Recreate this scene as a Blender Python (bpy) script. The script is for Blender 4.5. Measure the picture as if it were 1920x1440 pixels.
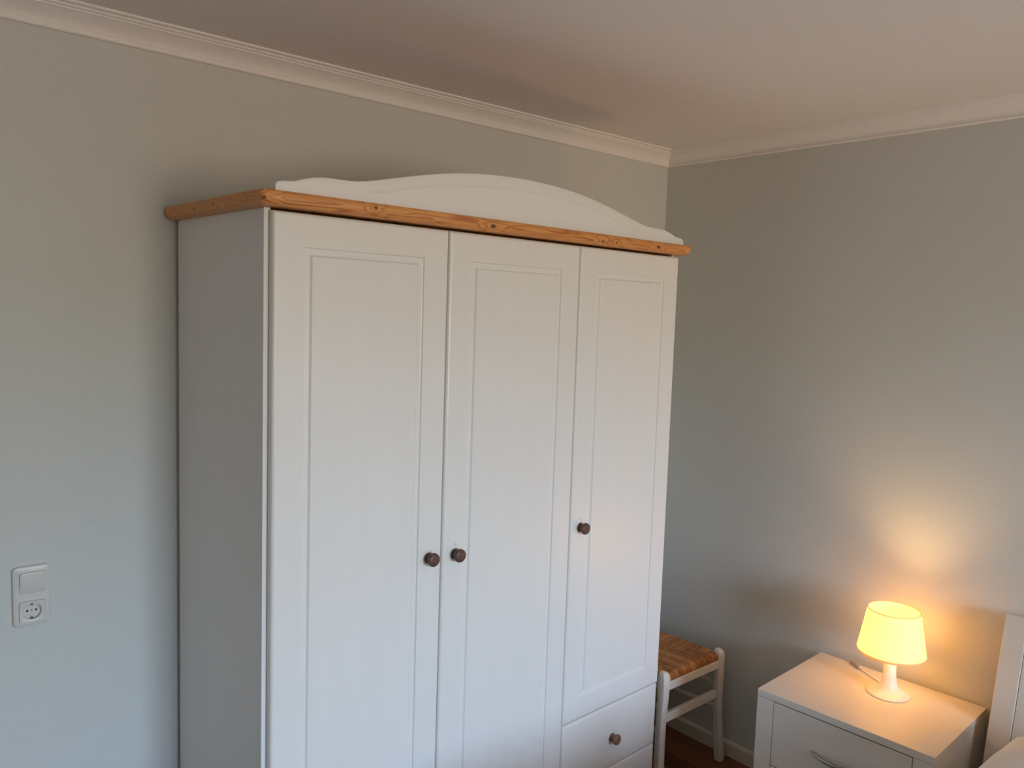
import bpy, bmesh, math, random
from mathutils import Vector, Matrix
random.seed(7)
scene = bpy.context.scene
for o in list(bpy.data.objects):
    bpy.data.objects.remove(o)
COL = scene.collection

# ------------------------------------------------------------------ camera
H = 2.455                                   # ceiling height
YAW, PITCH, ROLL = (math.radians(a) for a in (41.0006, -5.0883, 1.8796))
fwd = Vector((math.sin(YAW)*math.cos(PITCH), math.cos(YAW)*math.cos(PITCH), math.sin(PITCH)))
rt = Vector((math.cos(YAW), -math.sin(YAW), 0))
up = rt.cross(fwd)
R_ = math.cos(ROLL)*rt + math.sin(ROLL)*up
U_ = -math.sin(ROLL)*rt + math.cos(ROLL)*up
cd = bpy.data.cameras.new('camera')
cam = bpy.data.objects.new('camera', cd)
COL.objects.link(cam)
M = Matrix((R_, U_, -fwd)).transposed().to_4x4()
M.translation = Vector((-2.7641, -2.2184, 1.7644))
cam.matrix_world = M
cd.sensor_fit = 'HORIZONTAL'
cd.sensor_width = 36.0
cd.lens = 1513.56/1920*36.0
cd.clip_start = 0.05
scene.camera = cam

# ------------------------------------------------------------------ colour management
vs = scene.view_settings
scene.display_settings.display_device = 'sRGB'
vs.view_transform = 'Standard'
vs.look = 'None'
vs.exposure = 0.0
vs.gamma = 1.0
vs.use_curve_mapping = False
scene.cycles.use_denoising = True
scene.cycles.max_bounces = 10
scene.cycles.diffuse_bounces = 6
scene.cycles.sample_clamp_indirect = 6.0

# ------------------------------------------------------------------ sky: overcast daylight, dim ground and horizon
C_GROUND = (12.0, 9.4, 7.0)                   # gardens and house fronts below the horizon
C_LOW = (13.0, 14.2, 11.5)                    # hazy sky near the horizon
C_HIGH = (20.5, 28.0, 38.5)                  # open sky
w = bpy.data.worlds.new('sky'); scene.world = w
w.use_nodes = True
nt = w.node_tree; nt.nodes.clear()
L = nt.links.new
tc = nt.nodes.new('ShaderNodeTexCoord')
sx = nt.nodes.new('ShaderNodeSeparateXYZ'); L(tc.outputs['Generated'], sx.inputs[0])
prev = None
for z0, z1, ca, cb in ((-0.04, 0.02, C_GROUND, C_LOW), (0.05, 0.12, None, C_HIGH)):
    mr = nt.nodes.new('ShaderNodeMapRange'); mr.interpolation_type = 'SMOOTHSTEP'
    mr.inputs['From Min'].default_value = z0; mr.inputs['From Max'].default_value = z1
    L(sx.outputs['Z'], mr.inputs['Value'])
    mx = nt.nodes.new('ShaderNodeMix'); mx.data_type = 'RGBA'
    L(mr.outputs[0], mx.inputs['Factor'])
    if prev is None: mx.inputs['A'].default_value = (*ca, 1)
    else: L(prev, mx.inputs['A'])
    mx.inputs['B'].default_value = (*cb, 1)
    prev = mx.outputs['Result']
bg = nt.nodes.new('ShaderNodeBackground'); bg.inputs['Strength'].default_value = 1.0
wo = nt.nodes.new('ShaderNodeOutputWorld')
L(prev, bg.inputs[0]); L(bg.outputs[0], wo.inputs[0])

# room extents and the window behind the camera that lets the sky in
XW, YW = -5.0, -5.6                         # far walls (behind the camera)
WX0, WX1, WZ0, WZ1 = -2.28, -0.78, 0.80, 2.30
pl = bpy.data.lights.new('window_portal', 'AREA')    # sampling portal of the sky in the window opening, emits nothing itself
pl.shape = 'RECTANGLE'; pl.size = WX1-WX0; pl.size_y = WZ1-WZ0
pl.cycles.is_portal = True
po = bpy.data.objects.new('window_portal', pl); COL.objects.link(po)
po.location = ((WX0+WX1)/2, YW-0.04, (WZ0+WZ1)/2)
po.rotation_euler = (math.radians(90), 0, 0)
# lamps: colour and strength
SHADE_C, SHADE_W = (1.0, .46, .075), 2.4   # glow of the bedside lamp's shade
LAMP_W = 34.0                                # bulb of the bedside lamp
FILL_C, FILL_W = (1.0, .58, .24), 7.0       # extra spot added inside the shade to brighten the ceiling

# ------------------------------------------------------------------ materials
def mat(name, col, rough=0.5, metal=0.0, spec=0.5):
    m = bpy.data.materials.new(name); m.use_nodes = True
    b = m.node_tree.nodes['Principled BSDF']
    b.inputs['Base Color'].default_value = (*col, 1)
    b.inputs['Roughness'].default_value = rough
    b.inputs['Metallic'].default_value = metal
    b.inputs['Specular IOR Level'].default_value = spec
    return m, m.node_tree, b

def noise_mix(nt, b, c0, c1, scale, detail=3.0, stretch=(1, 1, 1), bump=0.0, dist=0.002, lo=0.3, hi=0.7):
    tc = nt.nodes.new('ShaderNodeTexCoord'); mp = nt.nodes.new('ShaderNodeMapping')
    mp.inputs['Scale'].default_value = stretch
    n = nt.nodes.new('ShaderNodeTexNoise'); n.inputs['Scale'].default_value = scale; n.inputs['Detail'].default_value = detail
    r = nt.nodes.new('ShaderNodeValToRGB')
    r.color_ramp.elements[0].position = lo; r.color_ramp.elements[0].color = (*c0, 1)
    r.color_ramp.elements[1].position = hi; r.color_ramp.elements[1].color = (*c1, 1)
    nt.links.new(tc.outputs['Object'], mp.inputs[0]); nt.links.new(mp.outputs[0], n.inputs['Vector'])
    nt.links.new(n.outputs['Fac'], r.inputs[0]); nt.links.new(r.outputs[0], b.inputs['Base Color'])
    if bump:
        bp = nt.nodes.new('ShaderNodeBump'); bp.inputs['Strength'].default_value = bump; bp.inputs['Distance'].default_value = dist
        nt.links.new(n.outputs['Fac'], bp.inputs['Height']); nt.links.new(bp.outputs[0], b.inputs['Normal'])

def noisy(name, c0, c1, scale, rough=0.5, spec=0.5, **k):
    m, t, b = mat(name, c0, rough, 0, spec); noise_mix(t, b, c0, c1, scale, **k); return m

M_wall = noisy('wall_paint', (.575, .592, .56), (.595, .608, .575), 90, .85, .25, bump=.12, dist=.001)
M_ceil = noisy('ceiling_paint', (.79, .765, .735), (.815, .79, .76), 140, .9, .2, bump=.25, dist=.001)
M_trim = noisy('trim_white', (.79, .77, .74), (.81, .79, .76), 30, .6, .3)
M_skirt = noisy('skirting_cream', (.66, .60, .50), (.70, .64, .54), 20, .5, .4)
M_white = noisy('wardrobe_lacquer', (.778, .770, .748), (.792, .784, .762), 3, .32, .58, stretch=(14, 14, 1), bump=.018, dist=.001)
M_night = noisy('nightstand_lacquer', (.72, .675, .60), (.74, .695, .62), 8, .42, .4)
M_chair = noisy('chair_paint', (.74, .71, .65), (.79, .76, .70), 12, .45, .45)
M_bed = noisy('bed_lacquer', (.65, .59, .50), (.68, .62, .53), 8, .45, .4)
M_plate, _, _ = mat('cream_plastic', (.62, .60, .55), .35)
M_rock, _, _ = mat('cream_plastic_rocker', (.60, .585, .54), .3)
M_dark, _, _ = mat('dark_hole', (.02, .02, .022), .6)
M_hole, _, _ = mat('filled_hole', (.42, .34, .28), .7)
M_clip, _, _ = mat('clip_metal', (.18, .17, .16), .35, .8)
M_knob = noisy('knob_walnut', (.085, .042, .030), (.14, .070, .045), 60, .42, .5, stretch=(1, 1, 4))
M_knob2 = noisy('knob_light_walnut', (.20, .105, .065), (.28, .15, .09), 60, .42, .5, stretch=(1, 1, 4))
M_handle, _, _ = mat('brushed_steel', (.34, .33, .32), .35, .9)
M_cloth = noisy('white_cotton', (.78, .75, .71), (.82, .79, .75), 300, .9, .2, bump=.2, dist=.001)
M_plastic, _, _ = mat('lamp_plastic', (.82, .80, .76), .35)
M_switch, _, _ = mat('cord_switch_grey', (.42, .39, .35), .4)

def pine():
    m, t, b = mat('pine', (.5, .22, .07), .38, 0, .45)
    N = t.nodes.new; K = t.links.new
    tc = N('ShaderNodeTexCoord')
    knots = [(-.026, -.568, 1.988, .0050), (.2525, -.568, 1.996, .0035), (.618, -.568, 1.988, .0055),
             (1.060, -.568, 1.985, .0040), (1.124, -.568, 1.986, .0030), (1.332, -.568, 1.990, .0050)]
    # long grain, bent round the knots
    mp = N('ShaderNodeMapping'); mp.inputs['Scale'].default_value = (1.6, 26, 26)
    K(tc.outputs['Object'], mp.inputs[0])
    n1 = N('ShaderNodeTexNoise'); n1.inputs['Scale'].default_value = 1.5; n1.inputs['Detail'].default_value = 1.5
    n1.inputs['Distortion'].default_value = .4
    K(mp.outputs[0], n1.inputs['Vector'])
    mu = N('ShaderNodeMath'); mu.operation = 'MULTIPLY'; mu.inputs[1].default_value = 9.0
    K(n1.outputs['Fac'], mu.inputs[0])
    acc = mu.outputs[0]; spot = None
    for (x, y, z, r) in knots:
        sub = N('ShaderNodeVectorMath'); sub.operation = 'SUBTRACT'; sub.inputs[1].default_value = (x, y, z)
        K(tc.outputs['Object'], sub.inputs[0])
        sc = N('ShaderNodeVectorMath'); sc.operation = 'MULTIPLY'; sc.inputs[1].default_value = (.55, .6, 1)
        K(sub.outputs[0], sc.inputs[0])
        ln = N('ShaderNodeVectorMath'); ln.operation = 'LENGTH'; K(sc.outputs[0], ln.inputs[0])
        g = N('ShaderNodeMapRange'); g.inputs['From Min'].default_value = 0; g.inputs['From Max'].default_value = r*6
        g.inputs['To Min'].default_value = 1.6; g.inputs['To Max'].default_value = 0
        K(ln.outputs['Value'], g.inputs['Value'])
        ad = N('ShaderNodeMath'); ad.operation = 'ADD'; K(acc, ad.inputs[0]); K(g.outputs[0], ad.inputs[1]); acc = ad.outputs[0]
        s = N('ShaderNodeMapRange'); s.inputs['From Min'].default_value = r*.5; s.inputs['From Max'].default_value = r*1.25
        s.inputs['To Min'].default_value = 1; s.inputs['To Max'].default_value = 0
        K(ln.outputs['Value'], s.inputs['Value'])
        if spot is None: spot = s.outputs[0]
        else:
            mx = N('ShaderNodeMath'); mx.operation = 'MAXIMUM'; K(spot, mx.inputs[0]); K(s.outputs[0], mx.inputs[1]); spot = mx.outputs[0]
    fr = N('ShaderNodeMath'); fr.operation = 'FRACT'; K(acc, fr.inputs[0])
    cr = N('ShaderNodeValToRGB'); E = cr.color_ramp.elements
    E[0].position = 0; E[0].color = (.70, .335, .105, 1)
    E[1].position = 1; E[1].color = (.68, .315, .10, 1)
    a = E.new(.62); a.color = (.62, .26, .075, 1)
    a = E.new(.86); a.color = (.41, .14, .036, 1)
    a = E.new(.95); a.color = (.53, .205, .06, 1)
    K(fr.outputs[0], cr.inputs[0])
    mix = N('ShaderNodeMix'); mix.data_type = 'RGBA'
    K(spot, mix.inputs['Factor']); K(cr.outputs[0], mix.inputs['A']); mix.inputs['B'].default_value = (.10, .035, .015, 1)
    K(mix.outputs['Result'], b.inputs['Base Color'])
    return m
M_pine = pine()

def floor_wood():
    m, t, b = mat('parquet', (.16, .05, .02), .35, 0, .5)
    N = t.nodes.new; K = t.links.new
    tc = N('ShaderNodeTexCoord'); mp = N('ShaderNodeMapping'); mp.inputs['Scale'].default_value = (30, 2, 1)
    oi = N('ShaderNodeObjectInfo')
    ad = N('ShaderNodeVectorMath'); ad.operation = 'ADD'
    K(tc.outputs['Object'], mp.inputs[0]); K(mp.outputs[0], ad.inputs[0]); K(oi.outputs['Location'], ad.inputs[1])
    n = N('ShaderNodeTexNoise'); n.inputs['Scale'].default_value = 2.5; n.inputs['Detail'].default_value = 4
    K(ad.outputs[0], n.inputs['Vector'])
    r = N('ShaderNodeValToRGB'); r.color_ramp.elements[0].color = (.10, .028, .012, 1); r.color_ramp.elements[1].color = (.25, .085, .035, 1)
    K(n.outputs['Fac'], r.inputs[0])
    hv = N('ShaderNodeHueSaturation')
    vr = N('ShaderNodeMapRange'); vr.inputs['To Min'].default_value = .6; vr.inputs['To Max'].default_value = 1.35
    K(oi.outputs['Random'], vr.inputs['Value']); K(vr.outputs[0], hv.inputs['Value']); K(r.outputs[0], hv.inputs['Color'])
    K(hv.outputs[0], b.inputs['Base Color'])
    return m
M_floor = floor_wood()
M_sub, _, _ = mat('subfloor', (.05, .02, .012), .8)

def rush():
    m, t, b = mat('rush', (.45, .2, .06), .55, 0, .4)
    N = t.nodes.new; K = t.links.new
    at = N('ShaderNodeAttribute'); at.attribute_name = 'strand'
    tc = N('ShaderNodeTexCoord'); n = N('ShaderNodeTexNoise'); n.inputs['Scale'].default_value = 60; n.inputs['Detail'].default_value = 3
    K(tc.outputs['Object'], n.inputs['Vector'])
    ad = N('ShaderNodeMath'); ad.operation = 'ADD'
    ma = N('ShaderNodeMath'); ma.operation = 'MULTIPLY_ADD'; ma.inputs[1].default_value = .8; ma.inputs[2].default_value = -.4
    K(n.outputs['Fac'], ma.inputs[0]); K(at.outputs['Fac'], ad.inputs[0]); K(ma.outputs[0], ad.inputs[1])
    r = N('ShaderNodeValToRGB'); E = r.color_ramp.elements
    E[0].position = 0; E[0].color = (.20, .070, .018, 1)
    E[1].position = 1; E[1].color = (.66, .33, .13, 1)
    a = E.new(.5); a.color = (.42, .17, .048, 1)
    K(ad.outputs[0], r.inputs[0]); K(r.outputs[0], b.inputs['Base Color'])
    return m
M_rush = rush()

def shade_mat():
    m = bpy.data.materials.new('shade_plastic'); m.use_nodes = True
    t = m.node_tree; t.nodes.clear(); N = t.nodes.new; K = t.links.new
    tr = N('ShaderNodeBsdfTranslucent'); tr.inputs[0].default_value = (.84, .74, .46, 1)
    df = N('ShaderNodeBsdfDiffuse'); df.inputs[0].default_value = (.80, .70, .46, 1)
    gl = N('ShaderNodeBsdfGlossy'); gl.inputs['Roughness'].default_value = .5
    mx = N('ShaderNodeMixShader'); mx.inputs[0].default_value = .5
    m2 = N('ShaderNodeMixShader'); m2.inputs[0].default_value = .02
    o = N('ShaderNodeOutputMaterial')
    K(tr.outputs[0], mx.inputs[1]); K(df.outputs[0], mx.inputs[2]); K(mx.outputs[0], m2.inputs[1]); K(gl.outputs[0], m2.inputs[2])
    em = N('ShaderNodeEmission'); em.inputs[0].default_value = (*SHADE_C, 1); em.inputs[1].default_value = SHADE_W
    ad = N('ShaderNodeAddShader'); K(m2.outputs[0], ad.inputs[0]); K(em.outputs[0], ad.inputs[1])
    K(ad.outputs[0], o.inputs[0])
    return m
M_shade = shade_mat()
def lip_mat():
    m = bpy.data.materials.new('shade_lip_plastic'); m.use_nodes = True
    t = m.node_tree; t.nodes.clear(); N = t.nodes.new; K = t.links.new
    tr = N('ShaderNodeBsdfTranslucent'); tr.inputs[0].default_value = (.80, .70, .42, 1)
    df = N('ShaderNodeBsdfDiffuse'); df.inputs[0].default_value = (.78, .66, .46, 1)
    mx = N('ShaderNodeMixShader'); mx.inputs[0].default_value = .65
    o = N('ShaderNodeOutputMaterial')
    K(tr.outputs[0], mx.inputs[1]); K(df.outputs[0], mx.inputs[2]); K(mx.outputs[0], o.inputs[0])
    return m
M_lip = lip_mat()

def bulb_mat():
    m = bpy.data.materials.new('bulb_glow'); m.use_nodes = True
    t = m.node_tree; t.nodes.clear()
    e = t.nodes.new('ShaderNodeEmission'); e.inputs[0].default_value = (*SHADE_C, 1); e.inputs[1].default_value = LAMP_W
    o = t.nodes.new('ShaderNodeOutputMaterial'); t.links.new(e.outputs[0], o.inputs[0])
    return m
M_bulb = bulb_mat()

# ------------------------------------------------------------------ helpers
def thing(name, label, cat, loc=(0, 0, 0), rz=0.0, group=None):
    o = bpy.data.objects.new(name, None); COL.objects.link(o)
    o.empty_display_size = .05
    o.location = loc; o.rotation_euler = (0, 0, rz)
    o['label'] = label; o['category'] = cat
    if group: o['group'] = group
    return o

def obj(name, bm, m, parent=None, loc=(0, 0, 0), rot=(0, 0, 0), smooth=None):
    bmesh.ops.recalc_face_normals(bm, faces=bm.faces)
    me = bpy.data.meshes.new(name); bm.to_mesh(me); bm.free()
    me.materials.append(m)
    if smooth is not None:
        me.polygons.foreach_set('use_smooth', [True]*len(me.polygons))
        me.set_sharp_from_angle(angle=math.radians(smooth))
    o = bpy.data.objects.new(name, me); COL.objects.link(o)
    o.location = loc; o.rotation_euler = rot
    if parent: o.parent = parent
    return o

def struct(name, bm, m, **k):
    o = obj(name, bm, m, **k); o['kind'] = 'structure'; return o

def add_box(bm, a, b, bev=0.0):
    x0, y0, z0 = (min(p, q) for p, q in zip(a, b)); x1, y1, z1 = (max(p, q) for p, q in zip(a, b))
    t = bmesh.new()
    v = [t.verts.new(p) for p in ((x0,y0,z0),(x1,y0,z0),(x1,y1,z0),(x0,y1,z0),(x0,y0,z1),(x1,y0,z1),(x1,y1,z1),(x0,y1,z1))]
    for f in ((0,3,2,1),(4,5,6,7),(0,1,5,4),(1,2,6,5),(2,3,7,6),(3,0,4,7)):
        t.faces.new([v[i] for i in f])
    if bev:
        bmesh.ops.bevel(t, geom=list(t.edges), offset=bev, segments=2, affect='EDGES', profile=.5)
    me = bpy.data.meshes.new('tmp'); t.to_mesh(me); t.free(); bm.from_mesh(me); bpy.data.meshes.remove(me)
    return bm

def box(a, b, bev=0.0):
    return add_box(bmesh.new(), a, b, bev)

def bridge(bm, A, B, closed=True):
    n = len(A)
    for i in range(n if closed else n-1):
        j = (i+1) % n
        bm.faces.new((A[i], A[j], B[j], B[i]))

def lathe(bm, prof, seg=32, mx=None, cap0=False, cap1=False):
    """prof: (r, h) pairs, turned about the local z axis"""
    rings = []
    for r, h in prof:
        ring = []
        for i in range(seg):
            a = 2*math.pi*i/seg
            p = Vector((r*math.cos(a), r*math.sin(a), h))
            if mx: p = mx @ p
            ring.append(bm.verts.new(p))
        rings.append(ring)
    for A, B in zip(rings, rings[1:]): bridge(bm, A, B)
    if cap0: bm.faces.new(rings[0][::-1])
    if cap1: bm.faces.new(rings[-1])
    return bm

def sweep(bm, pts, secs, seg=8, cap=True):
    """tube through pts; secs: radius, or a list of (half width, half depth) per point with axes given by frame()"""
    rings = []
    n = len(pts)
    pts = [Vector(p) for p in pts]
    prev = None
    for i, p in enumerate(pts):
        d = (pts[min(i+1, n-1)]-pts[max(i-1, 0)]).normalized()
        ref = prev if prev else (Vector((0, 0, 1)) if abs(d.z) < .9 else Vector((1, 0, 0)))
        u = (ref-d*ref.dot(d)).normalized(); v = d.cross(u); prev = u
        r = secs[i] if isinstance(secs, (list, tuple)) else secs
        rings.append([bm.verts.new(p+u*r*math.cos(2*math.pi*k/seg)+v*r*math.sin(2*math.pi*k/seg)) for k in range(seg)])
    for A, B in zip(rings, rings[1:]): bridge(bm, A, B)
    if cap: bm.faces.new(rings[0][::-1]); bm.faces.new(rings[-1])
    return bm

def rect_loops(bm, w0, w1, h0, h1, loops, back, rim=0, kr=1.0):
    """a board seen from -y: x w0..w1, z h0..h1; loops = (inset, y) going from the rim to the middle; back = y of its rear"""
    rings = []
    for q, (ins, y) in enumerate([(0, back)] + list(loops)):
        ir = ins*kr if q <= rim else ins                 # the first loops (edge rounding) may be tighter on the right-hand edge
        rings.append([bm.verts.new((x, y, z)) for x, z in ((w0+ins, h0+ins), (w1-ir, h0+ins), (w1-ir, h1-ins), (w0+ins, h1-ins))])
    for A, B in zip(rings, rings[1:]): bridge(bm, A, B)
    bm.faces.new(rings[0][::-1]); bm.faces.new(rings[-1])
    return bm

def rr(w, h, r, seg=6):
    """rounded rectangle outline, centred"""
    r = min(r, w/2-1e-5, h/2-1e-5)
    P = []
    for cx, cy, a0 in ((w/2-r, h/2-r, 0), (-w/2+r, h/2-r, 90), (-w/2+r, -h/2+r, 180), (w/2-r, -h/2+r, 270)):
        for i in range(seg+1):
            a = math.radians(a0+90*i/seg); P.append((cx+r*math.cos(a), cy+r*math.sin(a)))
    return P

def rr_loft(bm, layers, mx, cap0=True, cap1=True, seg=6):
    """layers: (w, h, r, depth)"""
    rings = [[bm.verts.new(mx @ Vector((x, y, d))) for x, y in rr(w, h, r, seg)] for w, h, r, d in layers]
    for A, B in zip(rings, rings[1:]): bridge(bm, A, B)
    if cap0: bm.faces.new(rings[0][::-1])
    if cap1: bm.faces.new(rings[-1])
    return rings

# ------------------------------------------------------------------ room shell
T = .12
struct('wall_left', box((XW-T, 0, -.05), (T, T, H+.05)), M_wall)                 # the wardrobe's wall
struct('wall_right', box((0, YW-T, -.05), (T, 0, H+.05)), M_wall)                # the bedside wall
struct('wall_back', box((XW-T, YW-T, -.05), (XW, 0, H+.05)), M_wall)
bm = bmesh.new()
add_box(bm, (XW, YW-T, -.05), (WX0, YW, H+.05)); add_box(bm, (WX1, YW-T, -.05), (0, YW, H+.05))
add_box(bm, (WX0, YW-T, -.05), (WX1, YW, WZ0)); add_box(bm, (WX0, YW-T, WZ1), (WX1, YW, H+.05))
struct('wall_front', bm, M_wall)
struct('ceiling', box((XW-T, YW-T, H), (T, T, H+.12)), M_ceil)
# window frame (behind the camera)
bm = bmesh.new()
f = .05
for a, b in (((WX0, WZ0), (WX0+f, WZ1)), ((WX1-f, WZ0), (WX1, WZ1)), ((WX0+f, WZ0), (WX1-f, WZ0+f)), ((WX0+f, WZ1-f), (WX1-f, WZ1)),
             (((WX0+WX1)/2-.03, WZ0+f), ((WX0+WX1)/2+.03, WZ1-f))):
    add_box(bm, (a[0], YW-.09, a[1]), (b[0], YW-.045, b[1]), .004)
win = struct('window_1', bm, M_trim)
obj('window_sill', box((WX0-.03, YW-.04, WZ0-.03), (WX1+.03, YW+.12, WZ0), .004), M_trim, win)

# floor: base and boards
fl = struct('floor', box((XW-T, YW-T, -.10), (T, T, -.014)), M_sub)
PWD = .09
cache = {}
nrow = int(math.ceil(-XW/PWD))
for i in range(nrow):
    x1 = -i*PWD; x0 = max(XW, x1-PWD)
    y = 0.0; first = True
    while y > YW+1e-4:
        ln = (.28+.62*random.random()) if first else .95
        first = False
        ln = round(min(ln, y-YW), 3)
        key = (ln, round(x1-x0, 3))
        if key not in cache:
            b_ = box((-(x1-x0)/2+.0006, -ln/2+.0006, -.014), ((x1-x0)/2-.0006, ln/2-.0006, 0))
            bmesh.ops.recalc_face_normals(b_, faces=b_.faces)
            me = bpy.data.meshes.new('floor_board'); b_.to_mesh(me); b_.free(); me.materials.append(M_floor); cache[key] = me
        o = bpy.data.objects.new('floor_board', cache[key]); COL.objects.link(o); o.parent = fl
        o.location = ((x0+x1)/2, y-ln/2, 0)
        y -= ln

def ring_profile(bm, prof, sides):
    """moulding of profile (d from wall, z) along the walls; sides = list of start/end corner names, mitred"""
    for (ax, s) in sides:
        A, B = [], []
        for d, z in prof:
            if ax == 'left':  A.append((XW+d, -d, z)); B.append((-d, -d, z))
            if ax == 'right': A.append((-d, -d, z)); B.append((-d, YW+d, z))
            if ax == 'front': A.append((-d, YW+d, z)); B.append((XW+d, YW+d, z))
            if ax == 'back':  A.append((XW+d, YW+d, z)); B.append((XW+d, -d, z))
        A = [bm.verts.new(p) for p in A]; B = [bm.verts.new(p) for p in B]
        bridge(bm, A, B)
        bm.faces.new(A[::-1]); bm.faces.new(B)

cp = [(0, H), (0, H-.0615), (.0075, H-.0615), (.0105, H-.0585), (.0105, H-.0550), (.0070, H-.0535), (.0075, H-.0515)]
for i in range(9):
    t = i/8
    cp.append((.0085+.0315*t**1.5, H-.0505+.0330*t**.8))
cp += [(.0425, H-.0170), (.0435, H-.0140), (.0475, H-.0130), (.0500, H-.0105), (.0510, H-.0075), (.0560, H-.0070), (.0605, H-.0045), (.0610, H)]
for i, s in enumerate(('left', 'right', 'front', 'back')):
    bm = bmesh.new(); ring_profile(bm, cp, [(s, 0)]); struct('trim_%d' % (i+1), bm, M_trim, smooth=35)
bp_ = [(0, 0), (.014, 0), (.014, .050), (.011, .057), (.004, .060), (0, .060)]
for s in ('left', 'right', 'front', 'back'):
    bm = bmesh.new(); ring_profile(bm, bp_, [(s, 0)]); struct('baseboard_'+s, bm, M_skirt)

# ------------------------------------------------------------------ wardrobe
WY = math.radians(1.9034)
WX, WD = 1.489, .5165                      # carcass width, depth
DF, DB = -.5385, -.5200                    # door front / back
PZ = 1.9745                                # underside of the pine top
wd = thing('wardrobe', 'tall white three door wardrobe with a pine top board and an arched crest', 'wardrobe', (-2.031, 0, 0), WY)
Y0 = -.022                                 # rear of the carcass
obj('side_panel', box((0, -WD, .0), (.016, Y0, PZ), .0012), M_white, wd)
obj('side_panel', box((WX-.016, -WD, .0), (WX, Y0, PZ), .0012), M_white, wd)
for dx in (.4955, .9945):
    obj('divider', box((dx-.008, -WD+.004, .05), (dx+.008, Y0-.006, PZ-.02)), M_white, wd)
obj('back_panel', box((.016, Y0-.006, .05), (WX-.016, Y0, PZ)), M_white, wd)
obj('bottom_panel', box((.016, -WD, .035), (WX-.016, Y0-.006, .051)), M_white, wd)
obj('plinth', box((.016, -WD+.03, 0), (WX-.016, -WD+.046, .035)), M_white, wd)
obj('shelf', box((1.0025, -WD+.004, .455), (WX-.016, Y0-.006, .471)), M_white, wd)

# pine top board: rounded front corners, bull-nosed lower edge
def plan(ins):
    x0, x1, yf, yb = -.030+ins, WX+.032-ins, -.568+ins, -.014
    r = max(.016-ins*.4, .004); P = []
    for cx, cy, a0 in ((x0+r, yf+r, 180), (x1-r, yf+r, 270)):
        for i in range(7):
            a = math.radians(a0+90*i/6); P.append((cx+r*math.cos(a), cy+r*math.sin(a)))
    P += [(x1, yb), (x0, yb)]
    return P
bm = bmesh.new(); rings = []
for ins, z in ((.016, PZ), (.009, PZ+.002), (.004, PZ+.006), (.001, PZ+.011), (0, PZ+.016), (0, PZ+.027), (.001, PZ+.030), (.0035, PZ+.0325), (.006, PZ+.033)):
    rings.append([bm.verts.new((x, y, z)) for x, y in plan(ins)])
for A, B in zip(rings, rings[1:]): bridge(bm, A, B)
bm.faces.new(rings[0][::-1]); bm.faces.new(rings[-1])
o = obj('top_board', bm, M_pine, wd, smooth=40); o['label'] = 'orange pine top board with dark knots'

# crest: wavy outline, routed arc near the top edge
HALF = [(.0085, 2.0205), (.0115, 2.0260), (.0170, 2.0290), (.026, 2.0308), (.038, 2.0318), (.054, 2.0335), (.068, 2.0385), (.085, 2.0435), (.103, 2.0475), (.125, 2.0505), (.145, 2.0515),
        (.165, 2.0515), (.190, 2.0520), (.215, 2.0540), (.2517, 2.0605), (.3235, 2.0770), (.4005, 2.0940), (.4801, 2.1090), (.5642, 2.1200), (.65, 2.1265), (.7445, 2.1290)]
GRV = [(.236, 2.0335), (.255, 2.0345), (.276, 2.0370), (.309, 2.0440), (.3488, 2.0545), (.40, 2.0650), (.454, 2.0745), (.51, 2.0825), (.5654, 2.0885), (.65, 2.0945), (.7445, 2.0965)]
def interp(T_, x):
    if x <= T_[0][0]: return T_[0][1]
    for i in range(len(T_)-1):
        (a, za), (b, zb) = T_[i], T_[i+1]
        if a <= x <= b:
            # Catmull-Rom
            z_1 = T_[i-1][1] if i else za; z2 = T_[i+2][1] if i+2 < len(T_) else zb
            xm = T_[i-1][0] if i else a-(b-a); x2 = T_[i+2][0] if i+2 < len(T_) else b+(b-a)
            t = (x-a)/(b-a); h = b-a
            m0 = (zb-z_1)/(b-xm)*h if b != xm else 0; m1 = (z2-za)/(x2-a)*h if i+2 < len(T_) else 0
            return (2*t**3-3*t*t+1)*za+(t**3-2*t*t+t)*m0+(-2*t**3+3*t*t)*zb+(t**3-t*t)*m1
    return T_[-1][1]
bm = bmesh.new()
CX, CF, CB = .7475, -.553, -.535
zb0 = PZ+.033
ends = (.0085, .0095, .0115, .0145)
xs = sorted(set(list(ends) + [.0190+i*.0085 for i in range(1000) if .0190+i*.0085 < 2*CX-.0185] + [2*CX-v for v in ends]))
cols = []
for x in xs:
    q = min(x, 2*CX-x)
    zt = interp(HALF, q)
    zg = interp(GRV, q)
    on = 1.0 if q >= .240 else (max(0, (q-.226)/.014))
    zg = min(zg, zt-.010)
    zg = max(zg, zb0+.006)
    dep = .0028*on
    bev = .003
    row = [(x, CF, zb0), (x, CF, zg-.0030), (x, CF+dep, zg-.0008), (x, CF+dep, zg+.0008), (x, CF, zg+.0030),
           (x, CF, zt-bev), (x, CF+bev*.35, zt-bev*.35), (x, CF+bev, zt), (x, CB, zt), (x, CB, zb0)]
    cols.append([bm.verts.new(p) for p in row])
for A, B in zip(cols, cols[1:]): bridge(bm, A, B, closed=True)
bm.faces.new(cols[0][::-1]); bm.faces.new(cols[-1])
o = obj('crest', bm, M_white, wd, smooth=30)

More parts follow.
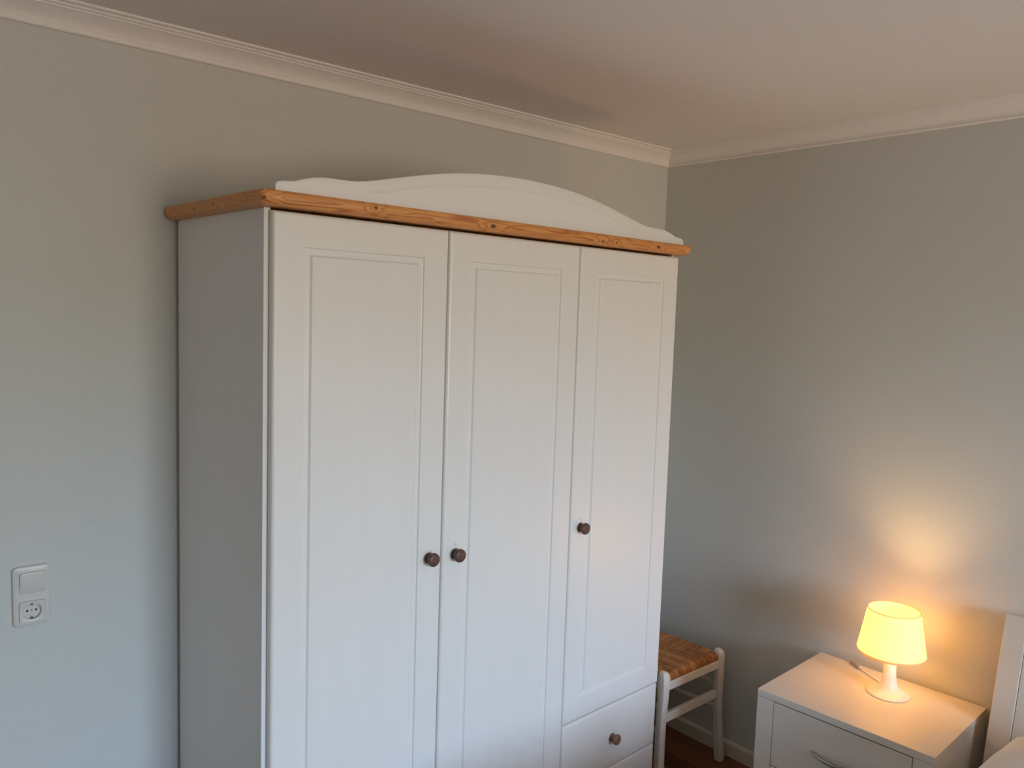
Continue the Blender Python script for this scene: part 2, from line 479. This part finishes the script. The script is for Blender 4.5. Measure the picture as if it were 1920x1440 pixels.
def knob_bm(k=1.0):
    bm = bmesh.new()
    prof = [(.0001, .0), (.0135, .0), (.0140, .002), (.0135, .004), (.0110, .006), (.0098, .009), (.0102, .012), (.0128, .015), (.0165, .018),
            (.0182, .021), (.0180, .025), (.0168, .0275), (.0140, .0290), (.0090, .0300), (.0001, .0303)]
    lathe(bm, [(r*k, h*k) for r, h in prof], 28, Matrix.Rotation(math.radians(90), 4, 'X'))
    return bm
def door_loops(m, gw=.021):
    b = DF
    return [(0, b+.0085), (.0007, b+.0056), (.0022, b+.0030), (.0048, b+.0010), (.0080, b), (m, b), (m+.0006, b+.0006), (m+.0024, b+.0038), (m+.0038, b+.0043), (m+gw-.0060, b+.0036),
            (m+gw-.0046, b+.0048), (m+gw-.0010, b+.0006), (m+gw, b)]
DT = 1.9685
GAP = .0016
doors = [(.0113, .4932, .030, 'left', (.4525, 1.1150)), (.4980, .9918, .030, 'middle', (.5410, 1.1100)), (.9968, 1.4855, .4675, 'right', (1.0412, 1.1030))]
for i, (x0, x1, z0, nm, kn) in enumerate(doors):
    bm = bmesh.new(); rect_loops(bm, x0, x1, z0, DT, door_loops(.0745), DB, 5, .35)
    d = obj('door', bm, M_white, wd)
    k = obj('knob', knob_bm(), M_knob, d, (kn[0], DF+.0003, kn[1]), smooth=40)
    k['label'] = 'dark brown turned wooden knob'
    if i:                                                # an old fixing hole above the two right-hand knobs
        hb = bmesh.new(); lathe(hb, [(.0001, 0), (.0022, 0), (.0020, .0004), (.0001, .0005)], 12, Matrix.Rotation(math.radians(90), 4, 'X'))
        obj('fixing_hole', hb, M_hole, d, (kn[0]+.002, DF+.0001, kn[1]+.0265), smooth=40)
for z0, z1, kz in ((.2425, .4645, .3490), (.0300, .2395, .1350)):
    b = DF
    lp = [(0, b+.0100), (.0008, b+.0065), (.0028, b+.0035), (.0060, b+.0014), (.0095, b+.0003), (.0130, b)]
    bm = bmesh.new(); rect_loops(bm, .9968, 1.4855, z0, z1, lp, DB)
    d = obj('drawer', bm, M_white, wd, smooth=30)
    k = obj('knob', knob_bm(), M_knob2, d, (1.2430, DF+.0003, kz), smooth=40)
    k['label'] = 'lighter brown wooden knob'

# ------------------------------------------------------------------ switch and socket on the wall
sw = thing('switch_socket_plate', 'cream double plate with a rocker switch above an earthed socket on the left wall', 'switch', (-2.3785, 0, 1.034))
MF = Matrix.Rotation(math.radians(90), 4, 'X')          # local z of the outline becomes -y (out of the wall)
SZ = -.0385                                              # socket centre
def polar(w_, h_, r_, n=64):
    """rounded rectangle sampled at n even angles, so that it bridges cleanly to a circle"""
    P = []
    for k in range(n):
        a = 2*math.pi*(k+.5)/n; c, s_ = math.cos(a), math.sin(a)
        lo_, hi_ = 0.0, w_+h_
        for _ in range(40):
            t = (lo_+hi_)/2; x, y = abs(t*c), abs(t*s_)
            qx, qy = max(x-(w_/2-r_), 0), max(y-(h_/2-r_), 0)
            ins = (x <= w_/2 and y <= h_/2) and (qx*qx+qy*qy <= r_*r_)
            if ins: lo_ = t
            else: hi_ = t
        P.append((lo_*c, lo_*s_))
    return P
bm = bmesh.new()
rings = rr_loft(bm, [(.082, .151, .011, .0), (.082, .151, .011, .004), (.079, .148, .010, .0075), (.074, .143, .009, .0090)], MF, cap0=True, cap1=False)
hole = [bm.verts.new(MF @ Vector((x, y+SZ, .0090))) for x, y in polar(.0566, .0531, .006)]
deep = [bm.verts.new(MF @ Vector((x, y+SZ, .0010))) for x, y in polar(.0566, .0531, .006)]
bridge(bm, hole, deep)
bm.edges.ensure_lookup_table()
def loop_edges(vs_): return [bm.edges.get((vs_[k], vs_[(k+1) % len(vs_)])) for k in range(len(vs_))]
bmesh.ops.triangle_fill(bm, use_beauty=True, edges=loop_edges(rings[-1])+loop_edges(hole))
obj('frame', bm, M_plate, sw, smooth=35)
bm = bmesh.new()
mx = Matrix.Translation((0.003, 0, .0335)) @ MF
rings = rr_loft(bm, [(.0575, .0520, .005, .006), (.0575, .0520, .005, .0115), (.0560, .0505, .0045, .0130), (.0520, .0465, .004, .0136)], mx)
for v in bm.verts:                                       # rocker tipped: top edge stands proud
    if v.co.y < -.008: v.co.y -= .0022*((v.co.z-.0335)/.026)
obj('rocker', bm, M_rock, sw, smooth=35)
bm = bmesh.new()
mx = Matrix.Translation((0.000, 0, SZ)) @ MF
loops = [[bm.verts.new(mx @ Vector((x, y, d))) for x, y in polar(w_, h_, r_)] for w_, h_, r_, d in ((.0556, .0521, .006, .001), (.0556, .0521, .006, .0102), (.0540, .0505, .005, .0116))]
for r, d in ((.0208, .0116), (.0199, .0110), (.0194, .0012)):
    loops.append([bm.verts.new(mx @ Vector((r*math.cos(2*math.pi*(k+.5)/64), r*math.sin(2*math.pi*(k+.5)/64), d))) for k in range(64)])
for A, B in zip(loops, loops[1:]): bridge(bm, A, B)
bm.faces.new(loops[-1])
so = obj('socket_insert', bm, M_plate, sw, smooth=35)
for hx in (-.0095, .0095):
    b_ = bmesh.new(); lathe(b_, [(.0001, 0), (.0027, 0), (.0027, .0008), (.0001, .0008)], 14, MF)
    obj('contact_hole', b_, M_dark, so, (hx, -.0011, -.0385), smooth=40)
b_ = bmesh.new(); lathe(b_, [(.0001, 0), (.0020, 0), (.0018, .0012), (.0001, .0014)], 12, MF)
obj('screw', b_, M_clip, so, (0, -.0011, -.0385), smooth=40)
for s in (-1, 1):
    obj('earth_clip', box((-.0022, -.0105, -.0385+s*.0162-.0016), (.0022, -.0013, -.0385+s*.0162+.0016), .0005), M_clip, so)

# ------------------------------------------------------------------ nightstand
NW, ND, NH = .5417, .4430, .5735
NR = math.radians(2.5557)
# local frame: x from back (0) to front (-ND), y from the wardrobe side (0) to the bed side (-NW)
ns = thing('nightstand', 'white two drawer nightstand against the right wall under the lit lamp', 'nightstand', (-.0345, -.8355, 0), NR)
TT = .0225
obj('top', box((-ND, -NW, NH-TT), (0, 0, NH), .0012), M_night, ns)
for y0 in (0, -NW+.018):
    obj('side_panel', box((-ND+.0205, y0-.018, 0), (-.004, y0, NH-TT-.0012)), M_night, ns)
for y0, y1 in ((-.0565, 0), (-NW, -NW+.0575)):
    obj('stile', box((-ND+.001, y0, 0), (-ND+.020, y1, NH-TT-.0012), .0008), M_night, ns)
obj('back_panel', box((-.010, -NW+.018, .04), (-.004, -.018, NH-TT)), M_night, ns)
obj('plinth', box((-ND+.004, -NW+.0575, 0), (-ND+.020, -.0565, .060)), M_night, ns)
def bow(out=.028, half=.080):
    bm = bmesh.new(); pts, rs = [], []
    for i in range(25):
        t = -1+2*i/24
        pts.append((-out*(1-abs(t)**2.2)-.002*(1-abs(t)), half*t, 0)); rs.append(.0038+.0022*(1-t*t))
    sweep(bm, pts, rs, 10)
    return bm
for z0, z1 in ((.3375, NH-TT-.0040), (.0630, .3340)):
    d = obj('drawer', box((-ND+.001, -NW+.0597, z0), (-ND+.019, -.0585, z1), .001), M_night, ns)
    h = obj('handle', bow(), M_handle, d, (-ND+.0005, -.2720, (z0+z1)/2-.001), smooth=50)
    h['label'] = 'grey metal bow handle'

# ------------------------------------------------------------------ lamp on the nightstand
lx, ly, lz = -.165, -1.136, NH
lamp = thing('table_lamp', 'small lit table lamp with a glowing cream shade on the white nightstand', 'lamp', (lx, ly, lz))
bm = bmesh.new()
lathe(bm, [(.0001, 0), (.0640, 0), (.0660, .0015), (.0655, .0035), (.0620, .0055), (.0500, .0100), (.0380, .0165), (.0290, .0260), (.0235, .0400), (.0205, .0600),
           (.0188, .0850), (.0182, .1100), (.0182, .1230)], 48)
lathe(bm, [(.0182, .1230), (.0190, .1240), (.0190, .1380), (.0160, .1420), (.0150, .1600), (.0001, .1600)], 48)
o = obj('base', bm, M_plastic, lamp, smooth=50); o['label'] = 'white plastic base flaring into a round foot'
bm = bmesh.new()
sh = [(.1025, .1440), (.0785, .2780), (.0766, .2780), (.1003, .1440), (.1025, .1440)]
lathe(bm, sh, 64)
for k in range(3):                                       # three arms carrying the shade
    a = 2*math.pi*k/3+.4
    sweep(bm, [(.015*math.cos(a), .015*math.sin(a), .139), (.094*math.cos(a), .094*math.sin(a), .1341)], .0022, 6)
o = o_shade = obj('lamp_shade', bm, M_shade, lamp, smooth=40); o['label'] = 'glowing cream tapered shade, open at the top'
bm = bmesh.new()
lathe(bm, [(.0001, .160), (.0120, .160), (.0130, .168), (.0180, .178), (.0215, .190), (.0220, .200), (.0190, .212), (.0110, .220), (.0001, .222)], 24)
obj('bulb', bm, M_bulb, lamp, smooth=60)
# added fill spot beside the glowing bulb, aimed up to lift the ceiling
sl = bpy.data.lights.new('ceiling_fill', 'SPOT'); sl.energy = FILL_W; sl.color = FILL_C
sl.spot_size = math.radians(120); sl.spot_blend = 1.0; sl.shadow_soft_size = .07
so_ = bpy.data.objects.new('ceiling_fill', sl); COL.objects.link(so_); so_.parent = lamp
so_.location = (0, 0, .262); so_.rotation_euler = (math.pi, 0, 0)
bm = bmesh.new()
lathe(bm, [(.0760, .2780), (.0760, .2795), (.0770, .2806), (.0785, .2806), (.0794, .2795), (.0794, .2780), (.0760, .2780)], 64)
obj('rim', bm, M_lip, o_shade, smooth=40)
bm = bmesh.new()
lathe(bm, [(.0930, .1330), (.0985, .1345), (.1018, .1385), (.1025, .1440), (.1003, .1440), (.0998, .1395), (.0970, .1365), (.0930, .1352), (.0930, .1330)], 64)
obj('lower_lip', bm, M_lip, o_shade, smooth=40)
# cord with an in-line switch, running over the back edge of the top
bm = bmesh.new()
pts = [(.045, .036, .0040), (.058, .060, .0032), (.072, .088, .0030), (.085, .112, .0030), (.094, .128, .0030), (.103, .143, .0045), (.111, .156, .0060), (.119, .169, .0050), (.1290, .185, .0040), (.1350, .194, .0030), (.1400, .201, -.0060), (.1430, .204, -.04)]
cd_ = obj('cord', sweep(bm, pts, .0028, 8), M_plastic, lamp, smooth=60)
bm = bmesh.new()
rr_loft(bm, [(.016, .050, .006, 0), (.019, .054, .007, .003), (.019, .054, .007, .010), (.014, .048, .006, .0135)], Matrix.Identity(4))
obj('cord_switch', bm, M_switch, cd_, (.1130, .1600, .0004), (0, 0, math.radians(-31)), smooth=40)['label'] = 'grey in-line switch'

# ------------------------------------------------------------------ rush-seat chair
ch = thing('rush_chair', 'white chair with a woven rush seat tucked between the wardrobe and the right wall', 'chair', (0, 0, 0))
LZ = .470
def leg_front(x, s):
    """shaped front leg: rounded top, slight waist, foot kicked out"""
    bm = bmesh.new(); rings = []
    prof = []
    for z, dy, hw, hd in ((0, -.004, .0150, .0145), (.015, -.004, .0168, .0160), (.05, -.002, .0170, .0165), (.12, .002, .0160, .0155), (.20, .004, .0158, .0150), (.28, .004, .0165, .0152), (.36, .001, .0172, .0158),
                          (.41, 0, .0178, .0165), (.438, 0, .0180, .0170), (.452, .001, .0172, .0165), (.462, .003, .0145, .0145), (.468, .005, .0095, .0105), (LZ, .006, .004, .005)):
        prof.append((z, dy, hw, hd))
    for z, dy, hw, hd in prof:
        sp = s*(.034 if s > 0 else .006)*max(0, 1-z/.42)**1.3        # splay towards the foot
        rings.append([bm.verts.new((x+sp+px, -.452+dy+py, z)) for px, py in rr(2*hw, 2*hd, .006, 3)])
    for A, B in zip(rings, rings[1:]): bridge(bm, A, B)
    bm.faces.new(rings[0][::-1]); bm.faces.new(rings[-1])
    return bm
LXL, LXR = -.4420, -.0980
for x, s in ((LXL, -1), (LXR, 1)):
    obj('leg', leg_front(x, s), M_chair, ch, smooth=45)
BXL, BXR, BY = -.4000, -.1310, -.0800
for x in (BXL, BXR):                                     # rear legs run up into the back posts
    bm = bmesh.new(); rings = []
    for z, dy, h in ((0, .008, .013), (.2, 0, .016), (.45, 0, .0175), (.6, .006, .0165), (.78, .020, .0150), (.86, .028, .0130), (.875, .030, .008)):
        rings.append([bm.verts.new((x+px, BY+dy+py, z)) for px, py in rr(2*h, 2*h, .006, 3)])
    for A, B in zip(rings, rings[1:]): bridge(bm, A, B)
    bm.faces.new(rings[0][::-1]); bm.faces.new(rings[-1])
    obj('back_leg', bm, M_chair, ch, smooth=45)
for z, h, dy in ((.56, .035, .003), (.68, .035, .011), (.80, .045, .021)):
    bm = bmesh.new(); A = []
    for i in range(9):
        t = i/8; x = BXL+.012+(BXR-BXL-.024)*t; y = BY+dy+.018*math.sin(math.pi*t)
        A.append([bm.verts.new(p) for p in ((x, y-.006, z-h/2), (x, y+.006, z-h/2), (x, y+.006, z+h/2), (x, y-.006, z+h/2))])
    for a, b in zip(A, A[1:]): bridge(bm, a, b)
    bm.faces.new(A[0][::-1]); bm.faces.new(A[-1])
    obj('back_slat', bm, M_chair, ch)
def rail(p, q, hz, hd, bev=.003, name='rail'):
    bm = bmesh.new(); p, q = Vector(p), Vector(q); d = (q-p); ln = d.length; a = math.atan2(d.y, d.x)
    add_box(bm, (0, -hd, -hz), (ln, hd, hz), bev)
    return obj(name, bm, M_chair, ch, p, (0, 0, a))
rail((LXL+.012, -.4540, .4125), (LXR-.012, -.4540, .4125), .0165, .009, name='seat_rail')
rail((LXL-.004, -.440, .4125), (BXL-.004, BY-.010, .4125), .0150, .009, name='seat_rail')
rail((LXR+.004, -.440, .4125), (BXR+.004, BY-.010, .4125), .0150, .009, name='seat_rail')
rail((BXL+.010, BY, .4125), (BXR-.010, BY, .4125), .0150, .009, name='seat_rail')
rail((LXL+.012, -.4500, .2880), (LXR-.012, -.4500, .2880), .0170, .0085, name='stretcher')
rail((BXL+.010, BY, .2200), (BXR-.010, BY, .2200), .0120, .008, name='stretcher')
for a, b in ((LXL, BXL), (LXR, BXR)):
    for z in (.330, .235):
        bm = bmesh.new(); sweep(bm, [(a, -.440, z), (b, BY-.008, z)], .0085, 10)
        obj('stretcher', bm, M_chair, ch, smooth=50)
# woven seat: four triangles of strands running over the rails to the diagonals
def rush_seat():
    yf, yb = -.4600, -.0680
    xlf, xrf, xlb, xrb = LXL-.008, LXR+.008, -.4130, -.1180
    NXg, NYg = 150, 150
    TH = .030
    bm = bmesh.new(); lay = bm.verts.layers.float.new('strand')
    pitch = .0072
    rnd = [random.random() for _ in range(400)]
    top = []
    for j in range(NYg+1):
        v = j/NYg; row = []
        for i in range(NXg+1):
            u = i/NXg
            xl_ = xlf+(xlb-xlf)*v; xr_ = xrf+(xrb-xrf)*v
            x = xl_+(xr_-xl_)*u; y = yf+(yb-yf)*v
            du, dv = min(u, 1-u), min(v, 1-v)
            # distance from the rim (m), for the roll over the rails
            e = min(du*(xr_-xl_), dv*(yb-yf))
            if dv < du: s = x/pitch; sid = int(math.floor(s))+100        # front and rear: strands run front to back
            else: s = y/pitch; sid = int(math.floor(s))+250
            fr = s-math.floor(s)
            ridge = math.sqrt(max(0, 1-(2*fr-1)**2))
            roll = math.sqrt(max(0, 1-(1-min(e/.020, 1))**2))
            z = .4330+.0230*roll - .006*min(max(e-.02, 0)/.12, 1) + .0022*ridge
            # strands of the middle are pressed together, a shallow valley along the diagonals
            z -= .0018*math.exp(-(abs(du-dv)/.012)**2)
            # notches at the front legs
            vert = bm.verts.new((x, y, z)); vert[lay] = rnd[sid % 400]*.7+.15
            row.append(vert)
        top.append(row)
    for j in range(NYg):
        for i in range(NXg):
            bm.faces.new((top[j][i], top[j][i+1], top[j+1][i+1], top[j+1][i]))
    # underside
    rim = [top[0][i] for i in range(NXg+1)]+[top[j][NXg] for j in range(1, NYg+1)]+[top[NYg][i] for i in range(NXg-1, -1, -1)]+[top[j][0] for j in range(NYg-1, 0, -1)]
    low = []
    for q in rim:
        z = bm.verts.new((q.co.x, q.co.y, .4295)); z[lay] = q[lay]; low.append(z)
    bridge(bm, rim, low); bm.faces.new(low[::-1])
    return bm
o = obj('seat', rush_seat(), M_rush, ch, smooth=60); o['label'] = 'orange brown woven rush seat'

# ------------------------------------------------------------------ bed at the right edge
bed = thing('bed', 'white wooden bed with a sloping headboard beside the nightstand', 'bed', (0, -1.420, 0))
BWd = 1.50
LEAN = math.atan(.200)
# headboard pieces are built upright then leaned back: local origin at floor line
def lean(o):
    o.location = (-.2450, 0, 0); o.rotation_euler = (0, LEAN, 0)
HBH = .928
for y0 in (0, -BWd+.062):
    lean(obj('headboard_stile', box((0, y0-.062, .06), (.035, y0, HBH-.0015), .003), M_bed, bed))
lean(obj('headboard_rail', box((.0005, -BWd+.0630, HBH-.0475), (.035, -.0630, HBH-.0015), .003), M_bed, bed))
lean(obj('headboard_panel', box((.0016, -BWd+.0634, .25), (.024, -.0634, HBH-.0505), .0008), M_bed, bed))
for y0 in (-.012, -BWd+.037):
    obj('side_rail', box((-2.13, y0-.025, .22), (-.200, y0, .36), .003), M_bed, bed)
obj('footboard', box((-2.17, -BWd, .05), (-2.135, 0, .44), .004), M_bed, bed)
obj('slat_base', box((-2.13, -BWd+.040, .280), (-.25, -.040, .300)), M_bed, bed)
for x0 in (-2.1695,):
    for y0 in (-.001, -BWd+.061):
        obj('leg', box((x0, y0-.06, 0), (x0+.034, y0, .05), .003), M_bed, bed)
for y0 in (-.001, -BWd+.061):
    obj('leg', box((-.27, y0-.05, 0), (-.22, y0, .20), .003), M_bed, bed)
ma = thing('mattress', 'white sheeted mattress on the white bed', 'mattress', (-1.190, -1.420-BWd/2, .3004))
bm = bmesh.new()
rr_loft(bm, [(1.84, 1.39, .06, 0), (1.87, 1.42, .07, .02), (1.88, 1.43, .08, .08), (1.88, 1.43, .08, .17), (1.86, 1.41, .07, .205), (1.80, 1.35, .05, .22)], Matrix.Identity(4))
obj('sheet', bm, M_cloth, ma, smooth=50)

def pillow(name, label, loc, sx, sy, sz, rz, tilt):
    bm = bmesh.new(); n = 28; tp, bt = [], []
    for j in range(n+1):
        a, b = [], []
        for i in range(n+1):
            u, v = -1+2*i/n, -1+2*j/n
            k = max(0, (1-abs(u)**2.6))**.5*max(0, (1-abs(v)**2.6))**.5
            wr = .006*math.sin(7*u+3*v)*k+.005*math.sin(11*v-4*u*u)*k
            cu = 1-.05*v*v; cv = 1-.05*u*u
            x, y = u*sx/2*cv, v*sy/2*cu
            t_ = bm.verts.new((x, y, sz*.5*k+wr)); a.append(t_)
            b.append(t_ if i in (0, n) or j in (0, n) else bm.verts.new((x, y, -sz*.42*k)))
        tp.append(a); bt.append(b)
    for j in range(n):
        for i in range(n):
            bm.faces.new((tp[j][i], tp[j][i+1], tp[j+1][i+1], tp[j+1][i]))
            bm.faces.new((bt[j][i], bt[j+1][i], bt[j+1][i+1], bt[j][i+1]))
    o = obj(name, bm, M_cloth, None, loc, (0, tilt, rz), smooth=180)
    o['label'] = label; o['category'] = 'pillow'
    return o
pillow('pillow', 'white cotton pillow at the head of the bed beside the nightstand', (-.455, -1.950, .624), .50, .90, .21, .03, math.radians(5))


# thick duvet added unseen below the frame, keeps window light off nightstand and drawers
bm = bmesh.new()
DX0, DX1, DY0, DY1 = -2.150, -.800, -2.950, -1.392
nx, ny = 44, 50
def dz(u, v, x, y):
    e = min(min(u, 1-u)*(DX1-DX0), min(v, 1-v)*(DY1-DY0))
    r = math.sqrt(max(0, 1-(1-min(e/.09, 1))**2))
    return .470+.150*r+.014*math.sin(9*x+3*y)*r+.010*math.sin(13*y-5*x)*r
tp, bt = [], []
for j in range(ny+1):
    a, b = [], []
    for i in range(nx+1):
        u, v = i/nx, j/ny
        u = .5-.5*math.cos(math.pi*u); v = .5-.5*math.cos(math.pi*v)
        x, y = DX0+(DX1-DX0)*u, DY0+(DY1-DY0)*v
        z = dz(u, v, x, y)
        a.append(bm.verts.new((x, y, z)))
        inner = DY0+.10 < y < DY1-.06 and x > DX0+.03
        b.append(bm.verts.new((x, y, .5225 if inner else .40)))
    tp.append(a); bt.append(b)
for j in range(ny):
    for i in range(nx):
        bm.faces.new((tp[j][i], tp[j][i+1], tp[j+1][i+1], tp[j+1][i]))
        bm.faces.new((bt[j][i], bt[j+1][i], bt[j+1][i+1], bt[j][i+1]))
rim_t = [tp[0][i] for i in range(nx+1)]+[tp[j][nx] for j in range(1, ny+1)]+[tp[ny][i] for i in range(nx-1, -1, -1)]+[tp[j][0] for j in range(ny-1, 0, -1)]
rim_b = [bt[0][i] for i in range(nx+1)]+[bt[j][nx] for j in range(1, ny+1)]+[bt[ny][i] for i in range(nx-1, -1, -1)]+[bt[j][0] for j in range(ny-1, 0, -1)]
bridge(bm, rim_t, rim_b)
o = obj('duvet_blocker', bm, M_cloth, smooth=60)
o['label'] = 'thick white bedding added out of view to block low window light'; o['category'] = 'duvet_blocker'
